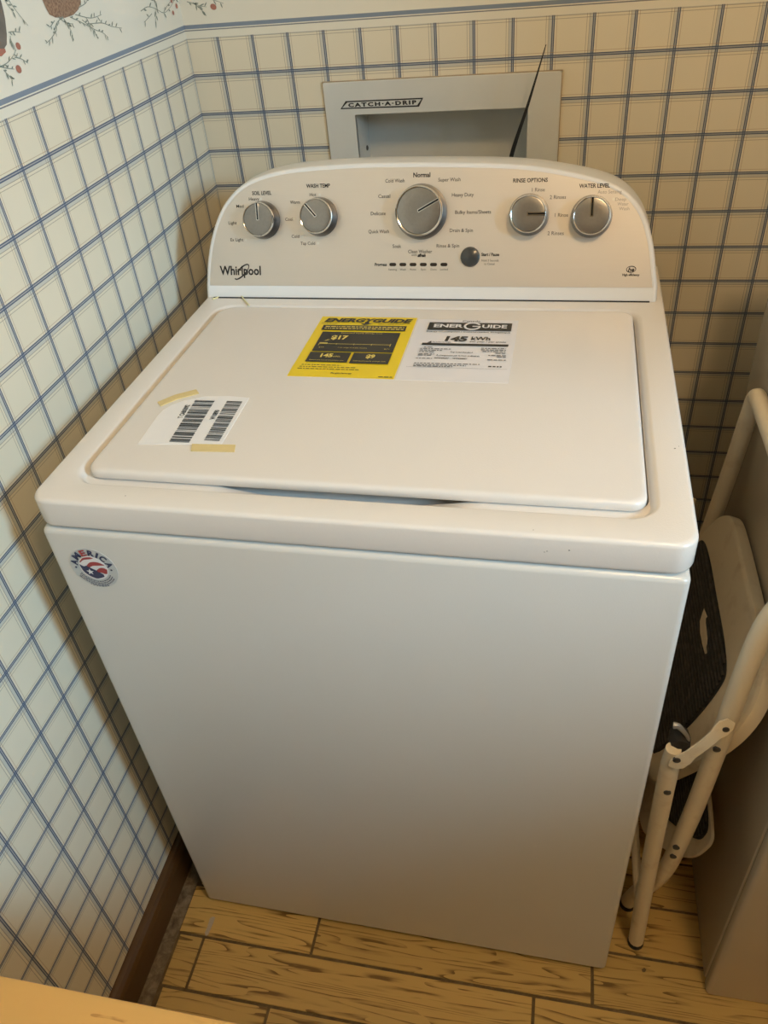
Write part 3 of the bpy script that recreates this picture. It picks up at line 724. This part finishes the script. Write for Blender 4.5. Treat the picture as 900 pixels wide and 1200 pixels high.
# Canadian label
CR = (.3592, .5015, .2800, .4560)
cl_ = thing('energy_label', 'white energy consumption label with black title bar on the washer lid', 'label', tuple(w2r(((CR[0] + CR[1]) / 2, (CR[2] + CR[3]) / 2, ZLID))), -TH)
wobj('paper_sheet', sheet(CR, lambda u, v: .0009 * max(0, 1 - abs(v - .26 - .03 * math.sin(6 * u)) * 12) + .0005 * max(0, 1 - abs(v - .62 - .04 * math.sin(4 * u + 1)) * 12)), M['whitepaper'], cl_)
wobj('title_bar', quad(CR, .13, .945, .80, .935), M['black_print'], cl_, smooth=False)
ltext(cl_, CR, 'ENER', .185, .475, .845, .055, 'white_print', .035, Z2); ltext(cl_, CR, 'UIDE', .66, .90, .845, .055, 'white_print', .035, Z2)
def lring(rect, u, v, a, b_, w, off, t0=0, t1=360, n=32):
    b = bmesh.new(); A = []; C = []
    for k in range(n + 1):
        t = math.radians(t0 + (t1 - t0) * k / n)
        A.append(b.verts.new(lp3(u + a * math.cos(t), v + b_ * math.sin(t), rect, off))); C.append(b.verts.new(lp3(u + (a - w) * math.cos(t), v + (b_ - w) * math.sin(t), rect, off)))
    for k in range(n): b.faces.new((A[k], A[k + 1], C[k + 1], C[k]))
    return b
wobj('emblem', lring(CR, .565, .872, .085, .068, .022, Z2, 25, 350), M['white_print'], cl_, smooth=False)
b = quad(CR, .565, .645, .862, .878, 0, Z2); wobj('emblem', b, M['white_print'], cl_, smooth=False)
ltext(cl_, CR, 'Canada', .455, .63, .95, .03, 'black_print', 0)
ltext(cl_, CR, 'Energy consumption / Consommation énergétique', .13, .94, .765, .02, 'black_print', .01)
ltext(cl_, CR, '145', .335, .55, .615, .075, 'black_print', .05, shear=.1); ltext(cl_, CR, 'kWh', .585, .765, .638, .055, 'black_print', .02)
ltext(cl_, CR, 'per year / par année', .58, .92, .602, .022, 'black_print', .01)
wobj('scale_bar', quad(CR, .13, .945, .54, .575), M['black_print'], cl_, smooth=False)
b = bmesh.new(); poly(b, [lp3(u, v, CR, INKZ) for u, v in ((.175, .578), (.21, .61), (.215, .578))]); wobj('arrow', b, M['black_print'], cl_, smooth=False)
ltext(cl_, CR, 'This model / Ce modèle', .22, .40, .585, .018, 'black_print')
fine(cl_, CR, [(.16, .25, .50), (.13, .42, .475), (.13, .35, .45), (.13, .28, .425), (.70, .93, .50), (.70, .93, .475), (.72, .93, .45), (.84, .94, .425), (.13, .28, .39), (.13, .26, .37), (.78, .94, .39), (.86, .94, .37), (.12, .27, .32), (.78, .95, .32), (.12, .72, .245), (.12, .60, .22), (.12, .48, .20)], 'greyink', .011, 8)
ltext(cl_, CR, 'Top Load Standard', .42, .63, .425, .018, 'black_print', .015); ltext(cl_, CR, 'À chargement par le haut ordinaires', .30, .70, .37, .018, 'black_print', .015)
ltext(cl_, CR, 'WTW4955H*', .29, .43, .325, .018, 'black_print', .03); ltext(cl_, CR, 'WTW5000D*', .46, .60, .325, .018, 'black_print', .03)
fine(cl_, CR, [(.80, .92, .215)], 'black_print', .018, 9)
b = quad(CR, .06, .97, .188, .190); wobj('rule', b, M['greyink'], cl_, smooth=False)
# barcode sheet held by two bits of tape
PB = [(161, 520.5), (259.5, 520.5), (292, 466), (268, 464), (240, 464.5), (215, 469.5), (201, 474.5), (191, 480.5), (184, 488)]
pts = [lidp(x, y, .0006) for x, y in PB]
cen = sum(pts, Vector()) / len(pts)
bl = thing('barcode_label', 'white paper with two barcodes held by yellowish tape on the washer lid', 'label', tuple(w2r((cen.x, cen.y, ZLID))), -TH)
b = bmesh.new(); poly(b, pts, (0, 0, 1), .0008); wobj('paper_sheet', b, M['paper'], bl, smooth=False)
def barcode(c00, c10, c11, c01, seed, n):
    b = bmesh.new(); rg = random.Random(seed); P = [lidp(x, y, .0010) for x, y in (c00, c10, c11, c01)]; t = 0.0
    while t < 1:
        w = rg.choice((.010, .010, .018, .03)); g_ = rg.choice((.007, .007, .013, .02))
        t2 = min(1, t + w); f = lambda a, q: P[a] + (P[q] - P[a])
        A = P[0] + (P[3] - P[0]) * t; C = P[1] + (P[2] - P[1]) * t; D = P[1] + (P[2] - P[1]) * t2; E_ = P[0] + (P[3] - P[0]) * t2
        poly(b, [A, C, D, E_]); t = t2 + g_
    return wobj('barcode', b, M['black_print'], bl, smooth=False)
barcode((198, 517.5), (221.5, 518.5), (252, 469), (229, 468.5), 1, 40)
barcode((239, 515.8), (257, 516.8), (284, 470.5), (266, 469.8), 2, 34)
def vtext(s, p0, p1, h, bold=.03):
    a = lidp(*p0, .0010); c = lidp(*p1, .0010); d = (c - a).normalized(); up = Vector((0, 0, 1)).cross(d)
    wobj('lettering', text_at(s, a, c, up, h, bold), M['black_print'], bl, smooth=False)
vtext('T CA803092', (213.5, 489.8), (222.8, 474.5), .006)
vtext('W10890', (251, 491.5), (257.5, 480.5), .006)
for c, nm in (([(184.5, 471), (188, 475.5), (207, 467.5), (233, 460.5), (230, 456), (205, 462.5)], 1), ([(223.5, 528), (225, 520), (276, 521), (274.5, 529)], 2)):
    b = bmesh.new(); poly(b, [lidp(x, y, .0013) for x, y in c], (0, 0, 1), .0014); wobj('tape', b, M['tape'], bl, smooth=False, label='strip of yellowish masking tape')
# curl of pale yellow film at the foot of the console
b = bmesh.new()
zc = ZT + .003
def capp(px, py, h): return WMI @ onplane(px, py, (0, 0, ZT + h), (0, 0, 1))
tube(b, catmull([capp(249, 350.5, .0015), capp(257, 347.5, .0015), capp(262, 340, .008), capp(260, 347, .002), capp(270, 347.5, .0015), capp(281, 345.5, .003), capp(286, 351, .0015), capp(292, 358, .0012)], 6), .0011, 6)
tag(obj('film_scrap', b, M['tapebit'], None, xf=WM), 'thin curled scrap of pale yellow tape at the foot of the console', 'tape scrap')
# ================================================================== RECESSED SUPPLY BOX IN THE BACK WALL
bx = thing('supply_box', 'grey-white metal supply box recessed in the plaid wall behind the washer', 'utility box', (.346, YB, .885))
FO = (.1505, .5425, .885, 1.1722)
b = bmesh.new()
yf = YB - .0055
lo1 = rr(FO[0], FO[1], FO[2], FO[3], .003, 2); lo2 = rr(FO[0] + .001, FO[1] - .001, FO[2] + .001, FO[3] - .001, .003, 2)
li = rr(OX0 + .001, OX1 - .001, OZ0 + .001, OZ1 - .001, .002, 2)
loft(b, [[(x, y, z) for x, z in l_] for l_, y in ((lo1, YB + .001), (lo1, yf + .001), (lo2, yf), (li, yf), (li, YB + .004))], False, False)
obj('frame', b, M['boxpaint'], bx, angle=30)
b = bmesh.new(); D = YB + .086
loft(b, [[(x, y, z) for x, z in li] for y in (YB - .001, D)], False, True)
b2 = rr(OX0 + .0002, OX1 - .0002, OZ0 + .0002, OZ1 - .0002, .002, 2)
loft(b, [[(x, y, z) for x, z in b2] for y in (YB + .002, D + .002)], False, True)
obj('recess', b, M['boxpaint'], bx, angle=30)
b = bmesh.new()
for q in ((FO[0] - .0012, FO[1] + .0012, FO[3], FO[3] + .0012), (FO[0] - .0012, FO[0], FO[2], FO[3]), (FO[1], FO[1] + .0012, FO[2], FO[3])): box(b, q[0], q[1], yf + .002, YB, q[2], q[3])
obj('rim', b, M['rust'], bx, smooth=False)
for px, py, xx, sg in ((424, 170, OX0 + .001, 1), (0, 0, OX1 - .001, -1)):
    pz, pyy = (1.052, .905)
    obj('screw', lathe([(.0045, 0), (.0045, .0015), (.002, .0028)], (xx, pyy, pz), (sg, 0, 0), 12), M['screw'], bx)
q = [(399, 128), (405, 118.5), (496, 114.5), (491, 125)]
Q = [onplane(x, y, (0, yf - .0003, 0), (0, 1, 0)) for x, y in q]
cq = sum(Q, Vector()) / 4
b = bmesh.new(); vo = [b.verts.new(p) for p in Q]; vi = [b.verts.new(cq + Vector(((p.x - cq.x) * (1 - .0030 / .066), 0, (p.z - cq.z) * .68))) for p in Q]
for i in range(4): b.faces.new((vo[i], vo[(i + 1) % 4], vi[(i + 1) % 4], vi[i]))
obj('name_border', b, M['ink'], bx, smooth=False)
b = text_at('CATCH·A·DRIP', (.1915, yf - .0003, 1.1343), (.3085, yf - .0003, 1.1343), (0, 0, 1), .0055, .05, 0, 1.3)
obj('lettering', b, M['ink'], bx, smooth=False)
# drain hose rising behind the washer into the box, and the cable tie on it
b = bmesh.new(); tube(b, catmull([(.44, .690, .30), (.44, .740, .32), (.445, .765, .50), (.448, .765, .80), (.447, .775, .90), (.445, .82, .965), (.443, .885, .968), (.442, .90, .945)], 8), .0145, 14)
tag(obj('drain_hose', b, M['hose'], None), 'grey drain hose rising behind the washer into the supply box', 'hose')
b = bmesh.new(); loops = []
P = catmull([(.452, .778, .92), (.4565, .784, .985), (.4696, .78, 1.062), (.4945, .779, 1.140), (.5178, .78, 1.2185)], 6)
for i, p in enumerate(P):
    t = i / (len(P) - 1); w = .0034 * (1 - max(0, t - .55) / .45 * .80); k = .0009
    loops.append([p + Vector((-w, -k, 0)), p + Vector((w, -k, 0)), p + Vector((w, k, 0)), p + Vector((-w, k, 0))])
loft(b, loops)
tie = thing('cable_tie', 'black cable tie sticking up from behind the console in front of the supply box', 'cable tie', (.45, .775, .90))
obj('tail', b, M['black_nylon'], tie, smooth=False)
b = bmesh.new()
tube(b, [(.447 + .0155 * math.cos(a), .775 + .0155 * math.sin(a), .905) for a in [i * math.pi / 12 for i in range(25)]], .0022, 6, False); obj('loop', b, M['black_nylon'], tie)
obj('head', B(.4485, .4565, .772, .782, .902, .924, bev=.001), M['black_nylon'], tie, smooth=False)
# ================================================================== FOLDED STEP STOOL
st = thing('step_stool', 'folded cream metal step stool with black ribbed treads between washer and dryer', 'step stool', (.79, .25, 0))
YM = .2665
def mir(pts): return [(x, 2 * YM - y, z) for x, y, z in pts]
r = .0122
near_low = [(.7385, .112, .014), (.747, .100, .075), (.760, .080, .150), (.7690, .068, .215), (.7750, .065, .275), (.7839, .065, .402), (.789, .065, .533), (.7946, .065, .6945), (.802, .065, .770), (.818, .0655, .815), (.829, .074, .833)]
near = catmull(near_low, 4)
top = catmull([(.829, .074, .833), (.835, .100, .8365), (.838, .25, .832), (.840, .435, .8215), (.840, .459, .8170)], 5)
far = catmull([(.840, .459, .8170), (.8395, .4675, .797), (.8315, .468, .690), (.8195, .468, .555), (.806, .467, .43), (.792, .466, .33), (.776, .462, .24), (.760, .448, .15), (.745, .425, .07), (.7385, .415, .014)], 5)
b = bmesh.new(); tube(b, near + top[1:] + far[1:], r, 16); obj('back_frame', b, M['cream'], st)
legp = [(.7490, .050, .012), (.7412, .050, .240), (.7367, .050, .413), (.7340, .050, .545)]
for pts in (legp, mir(legp)):
    b = bmesh.new(); tube(b, catmull(pts, 4), lambda t: .0122 if t < .93 else .0122 * (1 - (t - .93) * 3), 14); obj('leg', b, M['cream'], st)
    p = pts[0]; obj('rubber_foot', lathe([(.0125, 0), (.0132, .002), (.0130, .007), (.0118, .009)], (p[0], p[1], -.0003), (0, 0, 1), 16), M['rubber'], st)
for p in (near_low[0], (.7385, .415, .014)):
    obj('rubber_foot', lathe([(.0125, 0), (.0132, .003), (.0130, .009), (.0118, .012)], (p[0], p[1], -.0003), (0, 0, 1), 16), M['rubber'], st)
# crossbar tying the front legs low down
b = bmesh.new(); tube(b, [(.7435, .055, .10), (.7435, .45, .10)], .007, 10); obj('crossbar', b, M['cream'], st)
PD = Vector((-.31623, 0, -.94868)); PN = Vector((-.94868, 0, .31623))
def plate(A, half, matpts, thk, name, ymat):
    A = Vector(A)
    def pt(y, t, off=0): return A + Vector((0, y, 0)) + PD * t + PN * off
    hs = [(q.x, q.y) for q in catmull([(y, t, 0) for y, t in half], 4)]
    ol = hs + [(2 * YM - y, t) for y, t in hs[::-1]]
    ol = [ol[i] for i in range(len(ol)) if i == 0 or (abs(ol[i][0] - ol[i - 1][0]) + abs(ol[i][1] - ol[i - 1][1])) > 1e-5]
    c = (YM, sum(t for _, t in ol) / len(ol))
    def sh(d): 
        out = []
        for y, t in ol:
            q = math.hypot(y - c[0], t - c[1]); out.append((y - (y - c[0]) / q * d, t - (t - c[1]) / q * d))
        return out
    b = bmesh.new()
    loft(b, [[pt(y, t, o_) for y, t in sh(d)] for d, o_ in (((.004, -thk), (0, -thk), (0, -thk / 3), (.0015, -.0022), (.005, -.0003), (.010, 0), (.03, 0)) if thk > .01 else ((.002, -thk), (0, -thk), (0, -.001), (.0008, 0), (.004, 0), (.03, 0)))])
    pl = obj(name, b, M['cream'], st)
    ms = [(q.x, q.y) for q in catmull([(y, t, 0) for y, t in matpts], 4)]
    ml = ms + [(ymat * 2 - y, t) for y, t in ms[::-1]]
    b = bmesh.new(); cm = (ymat, sum(t for _, t in ml) / len(ml))
    loft(b, [[pt(y, t, o_) for y, t in [(a - (a - cm[0]) * k, q - (q - cm[1]) * k) for a, q in ml]] for k, o_ in ((0, -.001), (0, .0015), (.006, .0022))])
    mt = obj('tread', b, M['rubber'], pl, smooth=False, label='black ribbed rubber tread')
    # ribs running along the step
    b = bmesh.new(); ts = [t for _, t in ml]; t = min(ts) + .006
    while t < max(ts) - .004:
        ys = []
        for (y0, t0), (y1, t1) in zip(ml, ml[1:] + ml[:1]):
            if (t0 - t) * (t1 - t) <= 0 and t0 != t1: ys.append(y0 + (y1 - y0) * (t - t0) / (t1 - t0))
        if len(ys) >= 2:
            ya, yb_ = min(ys) + .004, max(ys) - .004
            if yb_ - ya > .02: loft(b, [[pt(y, t - .0022, .0018), pt(y, t - .0010, .0046), pt(y, t + .0010, .0046), pt(y, t + .0022, .0018)] for y in (ya, yb_)])
        t += .0078
    rb = obj('tread_ribs', b, M['rib'], pl, smooth=False); rb['kind'] = 'stuff'
    return pl, pt
YT = .302
half1 = [(YM, -.0125), (.173, -.0115), (.125, -.007), (.098, .008), (.080, .035), (.0735, .072), (.077, .115), (.089, .171), (.108, .235), (.122, .275), (.134, .298), (.160, .309), (YM, .311)]
mat1 = [(YT, .0610), (.220, .0612), (.170, .068), (.156, .085), (.1495, .13), (.150, .182), (.156, .235), (.166, .272), (.185, .284), (YT, .286)]
pl1, pt1 = plate((.830, 0, .630), half1, mat1, .018, 'upper_step', YT)
half2 = [(YM, -.0165), (.180, -.0165), (.118, -.012), (.102, -.004), (.099, .015), (.102, .045), (.118, .082), (.155, .135), (.200, .185), (.228, .210), (YM, .221)]
mat2 = [(YM, -.0115), (.180, -.0115), (.128, -.006), (.117, .008), (.121, .028), (.150, .064), (.185, .100), (.205, .113), (YM, .117)]
pl2, pt2 = plate((.830, 0, .250), half2, mat2, .005, 'lower_step', YM)
# worn patch in the upper tread
b = bmesh.new(); poly(b, [onplane(x, y, pt1(0, 0, .0050), PN) for x, y in ((825, 713), (827, 722), (826.5, 740), (828, 755), (826, 766), (823, 755), (820.5, 742), (820, 728), (822.5, 720))], PN, .003)
obj('worn_patch', b, M['cream'], pl1, smooth=False)
# link bars, rivets and bumper
for s in (0, 1):
    P = [(.7850, .0465, .6060), (.7640, .0385, .5750), (.7384, .0350, .5350)]
    b = bmesh.new(); loops = []
    pp = catmull(P, 4); n = len(pp)
    for i, p in enumerate(pp):
        t = (pp[min(i + 1, n - 1)] - pp[max(i - 1, 0)]).normalized(); sd = t.cross(Vector((0, 1, 0))).normalized()
        w = .0105 if i in (0, 1, n - 2, n - 1) else .0078
        loops.append([p + sd * w + Vector((0, -.0012, 0)), p - sd * w + Vector((0, -.0012, 0)), p - sd * w + Vector((0, .0012, 0)), p + sd * w + Vector((0, .0012, 0))])
    e0 = [q + (pp[0] - pp[1]).normalized() * .009 for q in loops[0]]; e1 = [q + (pp[-1] - pp[-2]).normalized() * .009 for q in loops[-1]]
    e0 = [(sum(e0, Vector()) / 4) + (q - sum(e0, Vector()) / 4) * .55 for q in e0]; e1 = [(sum(e1, Vector()) / 4) + (q - sum(e1, Vector()) / 4) * .55 for q in e1]
    loft(b, [e0] + loops + [e1])
    if s:
        for v in b.verts: v.co.y = 2 * YM - v.co.y
    obj('link_bar', b, M['cream'], st, smooth=False)
rv = [((850, 855), .045), ((840, 878.5), .0528), ((793, 891), .0338), ((782, 929), .0378), ((792.5, 993.5), .0528), ((789, 1004), .0530)]
for (px, py), y in rv:
    c = onplane(px, py, (0, y, 0), (0, 1, 0))
    obj('rivet', lathe([(.0048, -.002), (.0048, .0006), (.0030, .0016)], c, (0, -1, 0), 12), M['screw'], st)
    c2 = Vector((c.x, 2 * YM - c.y, c.z)); obj('rivet', lathe([(.0048, -.002), (.0048, .0006), (.0030, .0016)], c2, (0, 1, 0), 12), M['screw'], st)
c = onplane(796.5, 866, (0, .066, 0), (0, 1, 0))
obj('bumper', lathe([(.004, -.016), (.0115, -.012), (.0135, 0), (.0115, .012), (.004, .016)], c, (0, 1, 0), 16), M['rubber'], st)
b = bmesh.new(); tube(b, catmull([onplane(x, y, (0, .060, 0), (0, 1, 0)) for x, y in ((789, 850), (795, 851), (801, 857), (806, 864), (806.5, 870))], 4), lambda t: .0045 * (1 - .6 * t), 8); obj('bumper_collar', b, M['galv'], st)
# ================================================================== DRYER
dr = thing('dryer', 'beige-grey clothes dryer with glossy side panel beside the folded step stool', 'dryer', (1.19, .28, 0))
DX0, DX1, DY0, DY1, DZ = .8535, 1.535, -.013, .578, .915
b = bmesh.new(); L = []
for z, i in ((.0, .004), (.006, 0), (DZ - .002, 0)):
    L.append([(x, y, z) for x, y in rr(DX0 + i, DX1 - i, DY0 + .024, DY1 - i, (.002, .002, .004, .004), 3)])
loft(b, L); obj('cabinet', b, M['dryer'], dr)
obj('front_panel', B(DX0, DX1, DY0 - .001, DY0 + .0235, .0, DZ - .012, bev=.007, seg=3), M['dryer'], dr)
b = bmesh.new(); loft(b, [[(x, y, z) for x, y in rr(DX0 - .001 + i, DX1 + .001 - i, DY0 - .004 + i, DY1 - i, .015, 5)] for z, i in ((DZ - .010, .001), (DZ - .006, 0), (DZ + .012, 0), (DZ + .018, .003), (DZ + .02, .008))]); obj('top', b, M['enamel'], dr)
b = bmesh.new(); loft(b, [[(x, y0, z0), (x, y1, z1), (x, .575, z1), (x, .575, z0)] for x, y0, z0, y1, z1 in ((DX0 + .02, .46, DZ + .018, .52, 1.07), (DX1 - .02, .46, DZ + .018, .52, 1.07))]); obj('console', b, M['console'], dr, smooth=False)
dd = obj('door', B(DX0 + .12, DX1 - .12, DY0 - .018, DY0 + .002, .30, .76, bev=.012, seg=3), M['enamel'], dr)
obj('handle', B(DX0 + .15, DX0 + .175, DY0 - .032, DY0 - .016, .47, .60, bev=.005), M['galv'], dd)
# ================================================================== TABLE IN FRONT
tb = thing('table', 'light wooden table in front of the washing machine', 'table', (.42, -.80, 0))
TY1, TY0, TX0, TX1, TZ = -.3955, -1.2, XL + .012, 1.05, .75
obj('tabletop', B(TX0, TX1, TY0, TY1, TZ - .028, TZ, bev=.004), M['table'], tb)
b = bmesh.new(); box(b, TX0 + .06, TX1 - .06, TY1 - .075, TY1 - .055, TZ - .11, TZ - .027); box(b, TX0 + .06, TX1 - .06, TY0 + .055, TY0 + .075, TZ - .11, TZ - .027)
box(b, TX0 + .055, TX0 + .075, TY0 + .06, TY1 - .06, TZ - .11, TZ - .027); box(b, TX1 - .075, TX1 - .055, TY0 + .06, TY1 - .06, TZ - .11, TZ - .027); obj('apron', b, M['table'], tb, smooth=False)
for x in (TX0 + .07, TX1 - .07):
    for y in (TY0 + .07, TY1 - .07): obj('leg', B(x - .025, x + .025, y - .025, y + .025, -.0005, TZ - .027, bev=.003), M['table'], tb, smooth=False)
# ================================================================== CEILING LAMP
lm = thing('ceiling_light', 'round glass ceiling lamp giving warm light', 'lamp', (LAMP[0], LAMP[1], ZC))
b = lathe([(.125, -.0), (.125, .01), (.10, .02)], (LAMP[0], LAMP[1], ZC - .02), (0, 0, 1), 32); obj('canopy', b, M['brass'], lm)
b = lathe([(.002, -.12), (.05, -.112), (.09, -.085), (.11, -.05), (.115, -.02), (.113, -.001)], (LAMP[0], LAMP[1], ZC - .02), (0, 0, 1), 32); obj('glass_shade', b, M['globe'], lm)
